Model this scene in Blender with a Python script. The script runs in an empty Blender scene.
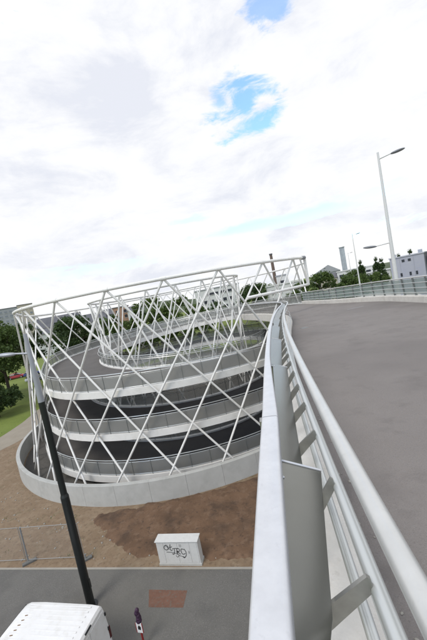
import bpy, math, random
from mathutils import Vector, Matrix
R_ = math.radians
sc = bpy.context.scene
col = sc.collection
random.seed(7)
Z = Vector((0, 0, 1))

# ------------------------------------------------------------------ helpers
class MB:
    """collects vertices and faces, builds ONE mesh object"""
    def __init__(s): s.v = []; s.f = []
    def add(s, vs, fs):
        o = len(s.v); s.v += [tuple(p) for p in vs]; s.f += [tuple(i + o for i in f) for f in fs]; return s
    def box(s, c, size, rz=0, mat=None):
        x, y, z = [k / 2 for k in size]
        vs = [Vector((a * x, b * y, d * z)) for d in (-1, 1) for b in (-1, 1) for a in (-1, 1)]
        m = mat or Matrix.Rotation(rz, 3, 'Z')
        vs = [m @ p + Vector(c) for p in vs]
        return s.add(vs, [(0, 2, 3, 1), (4, 5, 7, 6), (0, 1, 5, 4), (2, 6, 7, 3), (1, 3, 7, 5), (0, 4, 6, 2)])
    def tube(s, p0, p1, r0, r1=None, n=10, caps=True):
        r1 = r0 if r1 is None else r1
        p0, p1 = Vector(p0), Vector(p1); t = (p1 - p0).normalized()
        a = t.orthogonal().normalized(); b = t.cross(a)
        vs = []
        for p, r in ((p0, r0), (p1, r1)):
            for i in range(n):
                k = 2 * math.pi * i / n; vs.append(p + a * (r * math.cos(k)) + b * (r * math.sin(k)))
        fs = [(i, (i + 1) % n, n + (i + 1) % n, n + i) for i in range(n)]
        if caps: fs += [tuple(reversed(range(n))), tuple(range(n, 2 * n))]
        return s.add(vs, fs)
    def sweep(s, pts, prof, closed=False, cap=True):
        """prof: closed loop of (right, up) pairs carried along pts with a vertical up"""
        n, m = len(pts), len(prof); vs = []
        for i, p in enumerate(pts):
            if closed: t = Vector(pts[(i + 1) % n]) - Vector(pts[i - 1])
            else: t = Vector(pts[min(i + 1, n - 1)]) - Vector(pts[max(i - 1, 0)])
            t.z = 0; t.normalize(); sd = t.cross(Z)
            for a, b in prof: vs.append(Vector(p) + sd * a + Z * b)
        fs = []
        for i in range(n if closed else n - 1):
            j = (i + 1) % n
            for k in range(m):
                l = (k + 1) % m; fs.append((i * m + k, i * m + l, j * m + l, j * m + k))
        if not closed and cap: fs += [tuple(range(m)), tuple((n - 1) * m + k for k in reversed(range(m)))]
        return s.add(vs, fs)
    def prism(s, poly, axis_from, axis_to):
        """poly: list of 3d offsets; extruded between two offset vectors"""
        m = len(poly); a, b = Vector(axis_from), Vector(axis_to)
        vs = [Vector(p) + a for p in poly] + [Vector(p) + b for p in poly]
        fs = [tuple(reversed(range(m))), tuple(range(m, 2 * m))] + [(i, (i + 1) % m, m + (i + 1) % m, m + i) for i in range(m)]
        return s.add(vs, fs)
    def ell(s, c, r, rz=0, nu=14, nv=9, tilt=0):
        c = Vector(c); vs = []; m = Matrix.Rotation(rz, 3, 'Z') @ Matrix.Rotation(tilt, 3, 'Y')
        for j in range(nv + 1):
            ph = math.pi * j / nv
            for i in range(nu):
                th = 2 * math.pi * i / nu
                vs.append(c + m @ Vector((r[0] * math.sin(ph) * math.cos(th), r[1] * math.sin(ph) * math.sin(th), r[2] * math.cos(ph))))
        fs = [(j * nu + i, (j + 1) * nu + i, (j + 1) * nu + (i + 1) % nu, j * nu + (i + 1) % nu) for j in range(nv) for i in range(nu)]
        return s.add(vs, fs)
    def build(s, name, mat, parent=None, smooth=None, bevel=0):
        me = bpy.data.meshes.new(name); me.from_pydata(s.v, [], s.f); me.validate(); me.update()
        if bevel is not None:
            import bmesh
            bm = bmesh.new(); bm.from_mesh(me); bmesh.ops.recalc_face_normals(bm, faces=bm.faces)
            if bevel: bmesh.ops.bevel(bm, geom=[e for e in bm.edges if len(e.link_faces) == 2 and e.calc_face_angle(0) > .6], offset=bevel, segments=2, profile=.5, affect='EDGES')
            bm.to_mesh(me); bm.free()
        o = bpy.data.objects.new(name, me); col.objects.link(o); o.data.materials.append(mat)
        if smooth:
            me.polygons.foreach_set('use_smooth', [True] * len(me.polygons))
            me.set_sharp_from_angle(angle=R_(smooth))
        if parent:
            o.parent = parent; o.matrix_parent_inverse = parent.matrix_world.inverted() if False else Matrix.Translation(-Vector(parent.get('_o', (0, 0, 0))))
        return o

def tag(o, label=None, cat=None, group=None, kind=None):
    if label: o['label'] = label
    if cat: o['category'] = cat
    if group: o['group'] = group
    if kind: o['kind'] = kind
    return o
def thing(name, label, cat, loc=(0, 0, 0), rz=0, group=None):
    o = bpy.data.objects.new(name, None); col.objects.link(o); o.location = loc; o.rotation_euler = (0, 0, rz)
    o.empty_display_size = .2
    return tag(o, label, cat, group)
def copy_tree(o, parent=None):
    c = o.copy(); col.objects.link(c)
    if parent: c.parent = parent
    for ch in list(o.children): copy_tree(ch, c)
    return c
def catmull(P, step):
    P = [Vector(p) for p in P]; out = []
    Q = [P[0] * 2 - P[1]] + P + [P[-1] * 2 - P[-2]]
    for i in range(1, len(Q) - 2):
        a, b, c, d = Q[i - 1:i + 3]; n = max(2, int((c - b).length / step))
        for k in range(n):
            t = k / n
            out.append(.5 * ((2 * b) + (c - a) * t + (2 * a - 5 * b + 4 * c - d) * t * t + (3 * b - a - 3 * c + d) * t ** 3))
    out.append(P[-1]); return out
def circ(r, n=10, c=(0, 0)): return [(c[0] + r * math.cos(2 * math.pi * i / n), c[1] + r * math.sin(2 * math.pi * i / n)) for i in range(n)]
def rect(x0, x1, y0, y1): return [(x0, y0), (x1, y0), (x1, y1), (x0, y1)]
def rrect(x0, x1, y0, y1, r, n=4):
    out = []
    for cx, cy, a0 in ((x1 - r, y0 + r, -90), (x1 - r, y1 - r, 0), (x0 + r, y1 - r, 90), (x0 + r, y0 + r, 180)):
        for i in range(n + 1):
            a = R_(a0 + 90 * i / n); out.append((cx + r * math.cos(a), cy + r * math.sin(a)))
    return out

# ------------------------------------------------------------------ materials
def mat(name, base, rough=.6, metal=0, var=None, scale=3., detail=6, bump=0, bscale=40, alpha=None, coords='Object', spec=.5, trans=0):
    m = bpy.data.materials.new(name); m.use_nodes = True; nt = m.node_tree; N = nt.nodes; L = nt.links
    p = N['Principled BSDF']; p.inputs['Roughness'].default_value = rough; p.inputs['Metallic'].default_value = metal
    p.inputs['Specular IOR Level'].default_value = spec
    p.inputs['Base Color'].default_value = (*base, 1)
    tc = N.new('ShaderNodeTexCoord')
    if var:
        nz = N.new('ShaderNodeTexNoise'); nz.inputs['Scale'].default_value = scale; nz.inputs['Detail'].default_value = detail; nz.inputs['Roughness'].default_value = .62
        L.new(tc.outputs[coords], nz.inputs['Vector'])
        r = N.new('ShaderNodeValToRGB'); r.color_ramp.elements[0].position = .32; r.color_ramp.elements[1].position = .68
        r.color_ramp.elements[0].color = (*base, 1); r.color_ramp.elements[1].color = (*var, 1)
        L.new(nz.outputs['Fac'], r.inputs['Fac']); L.new(r.outputs['Color'], p.inputs['Base Color'])
    if bump:
        nb = N.new('ShaderNodeTexNoise'); nb.inputs['Scale'].default_value = bscale; nb.inputs['Detail'].default_value = 5
        L.new(tc.outputs[coords], nb.inputs['Vector'])
        b = N.new('ShaderNodeBump'); b.inputs['Strength'].default_value = bump; b.inputs['Distance'].default_value = .02
        L.new(nb.outputs['Fac'], b.inputs['Height']); L.new(b.outputs['Normal'], p.inputs['Normal'])
    if alpha is not None:
        mx = N.new('ShaderNodeMixShader'); t = N.new('ShaderNodeBsdfTransparent'); out = N['Material Output']
        mx.inputs[0].default_value = alpha
        L.new(t.outputs[0], mx.inputs[1]); L.new(p.outputs[0], mx.inputs[2]); L.new(mx.outputs[0], out.inputs['Surface'])
    return m
def ramp_mix(m, layers):
    """several noise layers multiplied/mixed onto a ground material. layers: (scale, detail, lo, hi, colour, amount)"""
    nt = m.node_tree; N = nt.nodes; L = nt.links; p = N['Principled BSDF']; tc = [n for n in N if n.type == 'TEX_COORD'][0]
    src = p.inputs['Base Color'].links[0].from_socket if p.inputs['Base Color'].links else None
    for sc_, det, lo, hi, c, amt in layers:
        nz = N.new('ShaderNodeTexNoise'); nz.inputs['Scale'].default_value = sc_; nz.inputs['Detail'].default_value = det; nz.inputs['Roughness'].default_value = .6
        L.new(tc.outputs['Object'], nz.inputs['Vector'])
        mr = N.new('ShaderNodeMapRange'); mr.inputs[1].default_value = lo; mr.inputs[2].default_value = hi; mr.inputs[4].default_value = amt
        L.new(nz.outputs['Fac'], mr.inputs[0])
        mx = N.new('ShaderNodeMix'); mx.data_type = 'RGBA'
        L.new(mr.outputs[0], mx.inputs[0]); mx.inputs[7].default_value = (*c, 1)
        if src: L.new(src, mx.inputs[6])
        else: mx.inputs[6].default_value = p.inputs['Base Color'].default_value
        src = mx.outputs[2]
    L.new(src, p.inputs['Base Color']); return m

M = {}
M['white'] = mat('white_painted_steel', (.80, .785, .75), .42, 0, (.73, .715, .68), 1.2)
M['rail'] = mat('pale_grey_painted_rail', (.63, .635, .65), .32, .2, (.56, .565, .58), 14, 6)
M['hand'] = mat('satin_aluminium', (.66, .66, .64), .34, .55, (.60, .60, .58), 9, 4)
M['tube'] = mat('satin_tube', (.60, .62, .61), .36, .5)
M['plate'] = mat('brushed_steel_sheet', (.22, .22, .20), .27, .9, (.235, .235, .215), 5, 4)
M['bracket'] = mat('galvanised_bracket', (.36, .355, .33), .32, .8, (.29, .285, .265), 18)
M['kerbwhite'] = mat('pale_concrete_kerb', (.70, .67, .61), .8, 0, (.60, .57, .52), 3, 6, .2, 60)
M['asphalt'] = ramp_mix(mat('bridge_asphalt', (.190, .170, .157), .9, 0, (.214, .193, .179), 1.1, 8, .35, 140),
    [(120, 2, .52, .74, (.27, .255, .24), .6), (95, 2, .54, .74, (.085, .076, .07), .55), (2.5, 7, .56, .70, (.125, .112, .104), .5), (.35, 4, .45, .7, (.195, .176, .164), .7), (.9, 5, .55, .75, (.115, .102, .095), .5), (.18, 3, .5, .62, (.125, .112, .105), .4)])
M['rampasphalt'] = ramp_mix(mat('ramp_asphalt_shaded', (.105, .097, .09), .9, 0, (.125, .115, .107), .8, 8, .3, 120), [(60, 3, .54, .72, (.18, .17, .16), .5), (.6, 6, .54, .7, (.08, .074, .068), .5)])  # bridge asphalt coloured darker, painting in deeper shade between the turns
M['street'] = ramp_mix(mat('street_asphalt', (.118, .113, .103), .92, 0, (.138, .132, .121), .8, 8, .3, 90),
    [(24, 4, .52, .70, (.22, .21, .195), .6), (19, 4, .55, .72, (.06, .058, .054), .5), (.5, 5, .52, .7, (.088, .085, .080), .6), (.22, 4, .5, .6, (.15, .145, .13), .5)])
M['earth'] = ramp_mix(mat('bare_earth', (.185, .126, .076), .95, 0, (.235, .170, .110), .45, 9, .45, 14),
    [(2.2, 8, .5, .66, (.28, .215, .145), .6), (5, 7, .52, .66, (.11, .074, .046), .6), (30, 4, .6, .72, (.30, .25, .19), .6), (.8, 6, .56, .7, (.10, .10, .05), .35)])
M['soil'] = ramp_mix(mat('dug_soil', (.115, .066, .037), .95, 0, (.165, .098, .058), .7, 9, .8, 9),
    [(3, 8, .52, .66, (.20, .13, .085), .6), (.8, 8, .48, .66, (.058, .036, .023), .75), (5, 6, .56, .70, (.045, .030, .022), .6)])
M['path'] = ramp_mix(mat('beige_gravel_path', (.27, .235, .185), .95, 0, (.31, .275, .22), .8, 8, .4, 60), [(20, 5, .55, .7, (.2, .17, .13), .5)])
M['darkgravel'] = mat('dark_gravel', (.075, .07, .062), .95, 0, (.12, .112, .10), 6, 8, .5, 60)
M['grass'] = ramp_mix(mat('lawn', (.115, .155, .022), .95, 0, (.16, .205, .035), .25, 8, .6, 20), [(3, 6, .5, .7, (.07, .105, .02), .5), (.05, 3, .5, .65, (.15, .16, .05), .5)])
M['concrete'] = ramp_mix(mat('precast_concrete', (.41, .41, .385), .85, 0, (.47, .47, .445), 1.6, 7, .15, 40), [(.9, 6, .55, .72, (.32, .32, .295), .5)])
M['tar'] = mat('bitumen_seal', (.125, .114, .106), .8)
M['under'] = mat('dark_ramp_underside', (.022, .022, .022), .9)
ramp_mix(M['white'], [(2.2, 7, .54, .74, (.56, .54, .49), .45)])
ramp_mix(M['kerbwhite'], [(1.3, 8, .52, .70, (.50, .47, .41), .6), (14, 6, .58, .72, (.45, .42, .37), .5)])
ramp_mix(M['rail'], [(45, 4, .60, .72, (.48, .48, .49), .4)])
ramp_mix(M['hand'], [(30, 5, .58, .72, (.52, .52, .5), .45)])
M['mesh'] = mat('perforated_metal_infill', (.40, .40, .38), .5, .4, None, alpha=.50)
M['meshin'] = mat('inner_perforated_infill', (.42, .43, .41), .5, .4, None, alpha=.30)
M['glass'] = mat('greenish_infill_glass', (.40, .48, .45), .25, .1, None, alpha=.55)
M['post'] = mat('grey_railing_post', (.26, .27, .26), .5, .5)
M['lamp'] = mat('pale_lamp_paint', (.66, .66, .645), .4, .2)
M['lampgrey'] = mat('grey_blue_lamp_paint', (.36, .37, .40), .4, .3)
M['lamphead'] = mat('lamp_head_grey', (.20, .21, .23), .45, .3)
M['black'] = mat('black_painted_steel', (.012, .014, .014), .38)
M['rubber'] = mat('black_rubber', (.015, .015, .015), .8)
M['vanwhite'] = mat('white_van_paint', (.78, .78, .78), .3, 0, (.72, .71, .69), 1.5, 5)
ramp_mix(M['vanwhite'], [(3, 7, .54, .72, (.60, .585, .55), .5)])
M['carglass'] = mat('dark_car_glass', (.015, .018, .02), .08)
M['redlamp'] = mat('red_lamp_lens', (.08, .01, .01), .2)
M['rust'] = mat('rust_marks', (.16, .08, .02), .9)
M['cab'] = ramp_mix(mat('cabinet_paint', (.62, .62, .60), .55, 0, (.56, .56, .54), 3, 6), [(2, 6, .58, .7, (.45, .44, .41), .4)])
M['ink'] = mat('black_spray_paint', (.012, .012, .012), .7)
M['brick'] = ramp_mix(mat('red_brick_paving', (.135, .068, .045), .9, 0, (.17, .088, .060), 5, 8, .4, 30), [(9, 6, .52, .66, (.13, .11, .09), .75)])
M['footgrey'] = mat('dark_concrete_foot', (.16, .16, .15), .9, 0, (.11, .11, .105), 9, 5)
M['galv'] = mat('galvanised_fence', (.34, .35, .35), .5, .6)
M['wire'] = mat('fence_wire_mesh', (.4, .4, .4), .6, .5, None, alpha=.06)
M['purple'] = mat('dark_purple_plastic', (.055, .016, .05), .6, 0, (.025, .012, .03), 20)
M['redpaint'] = mat('red_marker_paint', (.24, .02, .02), .5)
M['signwhite'] = mat('white_sign_plate', (.75, .75, .75), .4)
M['bark'] = mat('bark', (.07, .052, .038), .95, 0, (.045, .033, .025), 8, 6, .5, 12)
def leafmat(name, a, b):
    m = mat(name, a, .75, 0); nt = m.node_tree; N = nt.nodes; L = nt.links; p = N['Principled BSDF']
    g = N.new('ShaderNodeNewGeometry'); r = N.new('ShaderNodeValToRGB'); r.color_ramp.elements[0].color = (*a, 1); r.color_ramp.elements[1].color = (*b, 1)
    L.new(g.outputs['Random Per Island'], r.inputs[0]); L.new(r.outputs[0], p.inputs['Base Color'])
    t = N.new('ShaderNodeBsdfTranslucent'); mx = N.new('ShaderNodeMixShader'); mx.inputs[0].default_value = .25
    L.new(r.outputs[0], t.inputs[0]); L.new(p.outputs[0], mx.inputs[1]); L.new(t.outputs[0], mx.inputs[2]); L.new(mx.outputs[0], N['Material Output'].inputs['Surface'])
    return m
M['leafA'] = leafmat('leaves_mid', (.045, .080, .018), (.11, .165, .036))
M['leafB'] = leafmat('leaves_dark', (.026, .054, .016), (.066, .108, .026))
M['leafC'] = leafmat('leaves_light', (.060, .105, .022), (.125, .175, .040))
def plain(k, c, r=.8, v=None, s=.3): M[k] = mat(k, c, r, 0, v, s)
plain('render_white', (.62, .62, .60), .8, (.55, .55, .54)); plain('render_grey', (.33, .34, .36), .8, (.29, .30, .32)); plain('render_beige', (.45, .40, .33), .8, (.40, .36, .30))
plain('render_orange', (.38, .24, .16), .8, (.34, .21, .15)); plain('slate', (.085, .088, .10), .7, (.12, .12, .13)); plain('window_haze_grey', (.2, .22, .25), .5); plain('window_dark', (.03, .035, .045), .2)
plain('chimney_brick', (.17, .125, .105), .9, (.13, .095, .08), 2); plain('tower_grey', (.42, .46, .52), .7, (.27, .29, .33)); plain('cube_clad', (.37, .38, .42), .55, (.33, .34, .41), .6)
plain('cube_clad_pale', (.42, .43, .48), .55); plain('white_line', (.30, .30, .30), .8, (.19, .175, .165), 5); plain('hillgreen', (.05, .075, .03), .95, (.085, .10, .055), .02)
plain('car_red', (.30, .02, .025), .3); plain('car_blue', (.02, .04, .16), .3); plain('car_silver', (.5, .52, .55), .3); plain('hub', (.35, .35, .36), .4); plain('sand_edge', (.34, .32, .28), .9, (.28, .26, .23), 2)

# ------------------------------------------------------------------ camera
CAMH = 12.0; FPX, PITCH, ROLL = 313.5, 4.49, 11.08
cd = bpy.data.cameras.new('camera'); cam = bpy.data.objects.new('camera', cd); col.objects.link(cam); sc.camera = cam
D = Vector((0, math.cos(R_(PITCH)), -math.sin(R_(PITCH)))); R0 = Vector((1, 0, 0)); U0 = R0.cross(D)
c_, s_ = math.cos(R_(ROLL)), math.sin(R_(ROLL))
RI = R0 * c_ + U0 * (-s_) * -1 * -1        # image right: world right seen sloping upwards to the right
RI = R0 * c_ - U0 * s_
UI = R0 * s_ + U0 * c_
m3 = Matrix((RI, UI, -D)).transposed()
cam.matrix_world = Matrix.Translation((0, 0, CAMH)) @ m3.to_4x4()
cd.sensor_fit = 'VERTICAL'; cd.sensor_height = 36; cd.lens = FPX / 640 * 36
cd.clip_start = .05; cd.clip_end = 5000

# ------------------------------------------------------------------ world
w = bpy.data.worlds.new('World'); sc.world = w; w.use_nodes = True
nt = w.node_tree; N = nt.nodes; L = nt.links; bg = N['Background']; bg.inputs['Strength'].default_value = .15
SUN_EL, SUN_AZ = 52, 215     # degrees; azimuth clockwise from +Y (behind-left of the camera)
sky = N.new('ShaderNodeTexSky'); sky.sky_type = 'NISHITA'; sky.sun_disc = False
sky.sun_elevation = R_(SUN_EL); sky.sun_rotation = R_(SUN_AZ); sky.altitude = 100; sky.air_density = 1; sky.dust_density = .1; sky.ozone_density = .7
tc = N.new('ShaderNodeTexCoord'); nrm = N.new('ShaderNodeVectorMath'); nrm.operation = 'NORMALIZE'; L.new(tc.outputs['Generated'], nrm.inputs[0])
DIR = nrm.outputs[0]
def math_(op, a, b=None, clamp=False):
    n = N.new('ShaderNodeMath'); n.operation = op; n.use_clamp = clamp
    for i, k in enumerate((a, b)):
        if k is None: continue
        if isinstance(k, (int, float)): n.inputs[i].default_value = k
        else: L.new(k, n.inputs[i])
    return n.outputs[0]
def noise(vec, scale, detail=8, rough=.6, dist=0):
    n = N.new('ShaderNodeTexNoise'); n.inputs['Scale'].default_value = scale; n.inputs['Detail'].default_value = detail
    n.inputs['Roughness'].default_value = rough; n.inputs['Distortion'].default_value = dist; L.new(vec, n.inputs['Vector']); return n.outputs['Fac']
flat = N.new('ShaderNodeVectorMath'); flat.operation = 'MULTIPLY'; flat.inputs[1].default_value = (1, 1, 2.6); L.new(DIR, flat.inputs[0])
n1 = noise(flat.outputs[0], 3.2, 9, .62, .3); n2 = noise(flat.outputs[0], 9, 8, .65, .4)
def gap(d, scl, rad, wob=.6):
    """a hole in the cloud cover round direction d; scl stretches it"""
    sub = N.new('ShaderNodeVectorMath'); sub.operation = 'SUBTRACT'; L.new(DIR, sub.inputs[0]); sub.inputs[1].default_value = d
    mul = N.new('ShaderNodeVectorMath'); mul.operation = 'MULTIPLY'; L.new(sub.outputs[0], mul.inputs[0]); mul.inputs[1].default_value = scl
    ln = N.new('ShaderNodeVectorMath'); ln.operation = 'LENGTH'; L.new(mul.outputs[0], ln.inputs[0])
    x = math_('DIVIDE', ln.outputs['Value'], rad)
    x = math_('ADD', x, math_('MULTIPLY', math_('SUBTRACT', n2, .5), wob * 6))
    mr = N.new('ShaderNodeMapRange'); mr.interpolation_type = 'SMOOTHSTEP'; mr.inputs[1].default_value = 1.25; mr.inputs[2].default_value = .4; L.new(x, mr.inputs[0])
    return mr.outputs[0]
GAPS = []
for d, scl, rad, amt, *wb in [
    ((.184, .865, .467), (1, 1.0, 1.3), .078, .88),
    ((.255, .752, .610), (.8, 1, 1.6), .05, .7), ((.13, .86, .494), (1, 1, 1.6), .035, .7),
    ((.150, .972, .180), (.25, .5, 2.6), .046, 1, .28), ((.307, .936, .177), (.25, .5, 2.6), .046, 1, .28),
    ((-.012, .972, .236), (.5, .5, 2.6), .03, .4), ((.498, .847, .187), (.3, .5, 2.6), .05, .3),
    ((-.30, .93, .14), (.3, .5, 2.6), .05, .3), ((.40, .90, .10), (.3, .5, 2.6), .05, .4),
    ((-.50, .35, .79), (1, 1, 1), .30, .8), ((.6, -.5, .62), (1, 1, 1), .35, .8), ((-.4, -.8, .45), (1, 1, 1), .3, .8)]:
    GAPS.append(math_('MULTIPLY', gap(d, scl, rad, *(wb or [.6])), amt))
hole = GAPS[0]
for g in GAPS[1:]: hole = math_('MAXIMUM', hole, g)
mr = N.new('ShaderNodeMapRange'); mr.inputs[1].default_value = .36; mr.inputs[2].default_value = .64; L.new(n1, mr.inputs[0])
cr = N.new('ShaderNodeValToRGB'); L.new(mr.outputs[0], cr.inputs[0])
cr.color_ramp.elements[0].color = (.76, .785, .86, 1); cr.color_ramp.elements[1].color = (.98, .98, .98, 1); cr.color_ramp.elements.new(.45).color = (.90, .91, .94, 1)
cs = N.new('ShaderNodeVectorMath'); cs.operation = 'SCALE'; cs.inputs['Scale'].default_value = 5.3; L.new(cr.outputs[0], cs.inputs[0])
mx = N.new('ShaderNodeMix'); mx.data_type = 'RGBA'
L.new(hole, mx.inputs[0]); L.new(cs.outputs[0], mx.inputs[6]); sg = N.new('ShaderNodeVectorMath'); sg.operation = 'MULTIPLY'; sg.inputs[1].default_value = (1.28, 1.72, 1.92); L.new(sky.outputs[0], sg.inputs[0]); L.new(sg.outputs[0], mx.inputs[7]); L.new(mx.outputs[2], bg.inputs['Color'])

sun = bpy.data.lights.new('sun', 'SUN'); sun.energy = 1.35; sun.angle = R_(22); sun.color = (1, .96, .9)
so = bpy.data.objects.new('sun', sun); col.objects.link(so)
sd = Vector((math.sin(R_(SUN_AZ)) * math.cos(R_(SUN_EL)), math.cos(R_(SUN_AZ)) * math.cos(R_(SUN_EL)), math.sin(R_(SUN_EL))))
so.rotation_euler = sd.to_track_quat('Z', 'Y').to_euler(); so.location = (0, 0, 60)
sc.view_settings.view_transform = 'Standard'; sc.view_settings.look = 'None'; sc.view_settings.gamma = 1; sc.view_settings.exposure = .45
sc.view_settings.use_curve_mapping = False

# ------------------------------------------------------------------ ground
def sheet(name, poly, z, m, kind='structure'):
    b = MB(); b.add([(x, y, z) for x, y in poly], [tuple(range(len(poly)))]); o = b.build(name, m)
    return tag(o, kind=kind)
b = MB(); n = 64
b.add([(0, 0, 0)] + [(3000 * math.cos(2 * math.pi * i / n), 3000 * math.sin(2 * math.pi * i / n), 0) for i in range(n)], [(0, 1 + i, 1 + (i + 1) % n) for i in range(n)])
tag(b.build('ground', M['grass']), kind='structure')
# road axis of the street in front of the tower
E0, E1 = Vector((-13.64, 15.74)), Vector((-.51, 12.87)); ed = (E1 - E0).normalized(); en = Vector((ed.y, -ed.x))   # en points to the camera's side
def onroad(t, n): p = E0 + ed * t + en * n; return (p.x, p.y)
sheet('street', [onroad(-60, .12), onroad(80, .12), onroad(80, 22), onroad(-60, 22)], .008, M['street'])
sheet('street_edging', [onroad(-60, 0), onroad(80, 0), onroad(80, .117), onroad(-60, .117)], .012, M['sand_edge'])
earth = [onroad(-60, -.003), onroad(80, -.003), (60, 30), (14, 46), (6, 54), (-6, 57), (-16, 52), (-23, 51), (-26.2, 46), (-25.9, 40.8), (-27, 34.2), (-33, 31.5), (-45, 30.5), (-75, 34)]
sheet('bare_earth', earth, .004, M['earth'])
L1 = catmull([(-75, 34, 0), (-45, 30.5, 0), (-33, 31.5, 0), (-27.0, 34.2, 0), (-25.9, 40.8, 0), (-26.5, 50, 0), (-22, 60, 0), (-8, 66, 0), (12, 60, 0), (40, 50, 0)], 1.0)
b = MB(); b.sweep([Vector((p.x, p.y, 0)) for p in L1], rect(-2.2, 2.2, -.02, .014)); tag(b.build('footpath', M['path']), kind='structure')
# dug soil: a low mound of earth between wall and street
b = MB(); soil = [(-9.3, 18.6), (-9.4, 17.9), (-8.7, 17.0), (-7.6, 15.9), (-6.4, 14.9), (-5.2, 14.35), (-2, 13.5), (2, 12.75), (7, 11.9), (11, 11.5), (13, 16), (8, 21), (3, 20.0), (-1, 19.0), (-5, 18.7)]
P = [Vector((q.x, q.y)) for q in catmull([(x, y, 0) for x, y in soil] + [(*soil[0], 0)], .35)][:-1]
from mathutils import noise as mn
def inside(x, y):
    c = False; j = len(P) - 1
    for i in range(len(P)):
        if (P[i].y > y) != (P[j].y > y) and x < (P[j].x - P[i].x) * (y - P[i].y) / (P[j].y - P[i].y) + P[i].x: c = not c
        j = i
    return c
def edged(x, y):
    q = Vector((x, y)); m = 9
    for i in range(len(P)):
        a_, b_ = P[i - 1], P[i]; ab = b_ - a_; t_ = max(0, min(1, (q - a_).dot(ab) / max(1e-9, ab.length_squared))); m = min(m, (q - a_ - ab * t_).length)
    return m if inside(x, y) else -m
rr = random.Random(3); st = .16; nx_, ny_ = int(24 / st), int(11.5 / st); idx = {}; vs = []
for j in range(ny_):
    for i in range(nx_):
        x, y = -10.4 + i * st, 10.6 + j * st; d_ = edged(x, y) + .45 * mn.noise(Vector((x * .9, y * .9, 3))) + .18 * mn.noise(Vector((x * 3.1, y * 3.1, 8)))
        if d_ < -.35: continue
        k = max(0, min(1, (d_ + .15) / .55)); k = k * k * (3 - 2 * k)
        h = -.05 + .16 * k + k * (.07 * mn.noise(Vector((x * 1.1, y * 1.1, 0))) + .05 * mn.noise(Vector((x * 3.7, y * 3.7, 5))) + rr.uniform(-.012, .012))
        t_ = (Vector((x, y)) - E0).dot(en)
        if t_ > -.35: h = min(h, -.02 - .1 * (t_ + .35))
        idx[i, j] = len(vs); vs.append((x, y, h))
fs = [(idx[i, j], idx[i + 1, j], idx[i + 1, j + 1], idx[i, j + 1]) for (i, j) in idx if (i + 1, j) in idx and (i + 1, j + 1) in idx and (i, j + 1) in idx]
b.add(vs, fs); tag(b.build('dug_soil', M['soil'], smooth=60), kind='structure')
# stones and clods on the earth
b = MB()
for _ in range(900):
    x, y = rr.uniform(-20, 2), rr.uniform(13.5, 24)
    if (x + 4.76) ** 2 + (y - 35.9) ** 2 < 17.6 ** 2: continue
    t = (Vector((x, y)) - E0).dot(en)
    if t > -.2: continue
    r = .012 + .05 * rr.random() ** 3; b.ell((x, y, .015), (r * rr.uniform(.8, 1.6), r, r * .7), rr.uniform(0, 3), 6, 4)
tag(b.build('pebbles', M['sand_edge'], smooth=80), kind='stuff')
b = MB()
for _ in range(150):
    x, y = rr.uniform(-30, 6), rr.uniform(13, 40)
    if (x + 4.76) ** 2 + (y - 35.9) ** 2 < 17.5 ** 2 or (Vector((x, y)) - E0).dot(en) > -.15 or edged(x, y) > -.2: continue
    for k in range(rr.randint(4, 12)):
        a_ = rr.uniform(0, 6.28); l = rr.uniform(.04, .13); px, py = x + rr.gauss(0, .10), y + rr.gauss(0, .10); d = Vector((math.cos(a_), math.sin(a_), 0)); w_ = Vector((-d.y, d.x, 0)) * .014
        p = Vector((px, py, .004)); b.add([p - w_, p + w_, p + d * l * .6 + Vector((0, 0, l))], [(0, 1, 2)])
tag(b.build('weeds', M['leafC'], bevel=None), kind='stuff')
# brick patch let into the street
b = MB(); sheet('brick_paving', [(-5.0, 12.72), (-3.28, 12.33), (-3.40, 11.62), (-4.86, 11.92)], .013, M['brick'])

b = MB(); b.add([(-4.76 + 16.8 * math.cos(2 * math.pi * i / 64), 35.91 + 16.8 * math.sin(2 * math.pi * i / 64), .008) for i in range(64)], [tuple(range(64))]); tag(b.build('gravel_bed', M['darkgravel']), kind='structure')
# ------------------------------------------------------------------ spiral ramp
C0 = Vector((-4.76, 35.91)); RO, RIN = 15.26, 8.2
def zr(th): return 6.75 - .49 * R_(th + 90)
def sq(th, z):
    a = (th + 155 + 180) % 360 - 180
    if abs(a) >= 45: return 1
    return 1 - (.015 + .10 * min(1, max(0, z / 8))) * math.cos(R_(a * 2)) ** 2
def rin(th):
    f = min(1, max(0, (th + 150) / 100)); return 1.7 * f * f * (3 - 2 * f)
def pc(r, th, z, sqz=True):
    k = sq(th, z) if sqz else 1
    return Vector((C0.x + r * k * math.cos(R_(th)), C0.y + r * k * math.sin(R_(th)), z))
sp = thing('spiral_ramp', 'spiral pedestrian ramp inside a white steel lattice drum', 'ramp', (C0.x, C0.y, 0))
sp['_o'] = (C0.x, C0.y, 0)
TH = [-360 + 3 * i for i in range(int(1045 / 3) + 1)]
def ringloop(b, prof):
    """prof: (r, dz, squeezed) loop swept down the helix"""
    m = len(prof); vs = []
    for th in TH:
        z = max(zr(th), .05)
        for r, dz, q in prof:
            p = pc(r if q else r + rin(th), th, z, q); vs.append((p.x, p.y, z + dz))
    fs = [(i * m + k, i * m + (k + 1) % m, (i + 1) * m + (k + 1) % m, (i + 1) * m + k) for i in range(len(TH) - 1) for k in range(m)]
    fs += [tuple(range(m)), tuple((len(TH) - 1) * m + k for k in reversed(range(m)))]
    b.add(vs, fs)
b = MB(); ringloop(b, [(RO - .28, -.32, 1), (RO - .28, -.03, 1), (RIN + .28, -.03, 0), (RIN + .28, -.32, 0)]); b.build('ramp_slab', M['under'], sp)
b = MB(); ringloop(b, [(RO - .27, -.026, 1), (RO - .27, 0, 1), (RIN + .27, 0, 0), (RIN + .27, -.026, 0)]); b.build('ramp_surface', M['rampasphalt'], sp)
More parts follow.
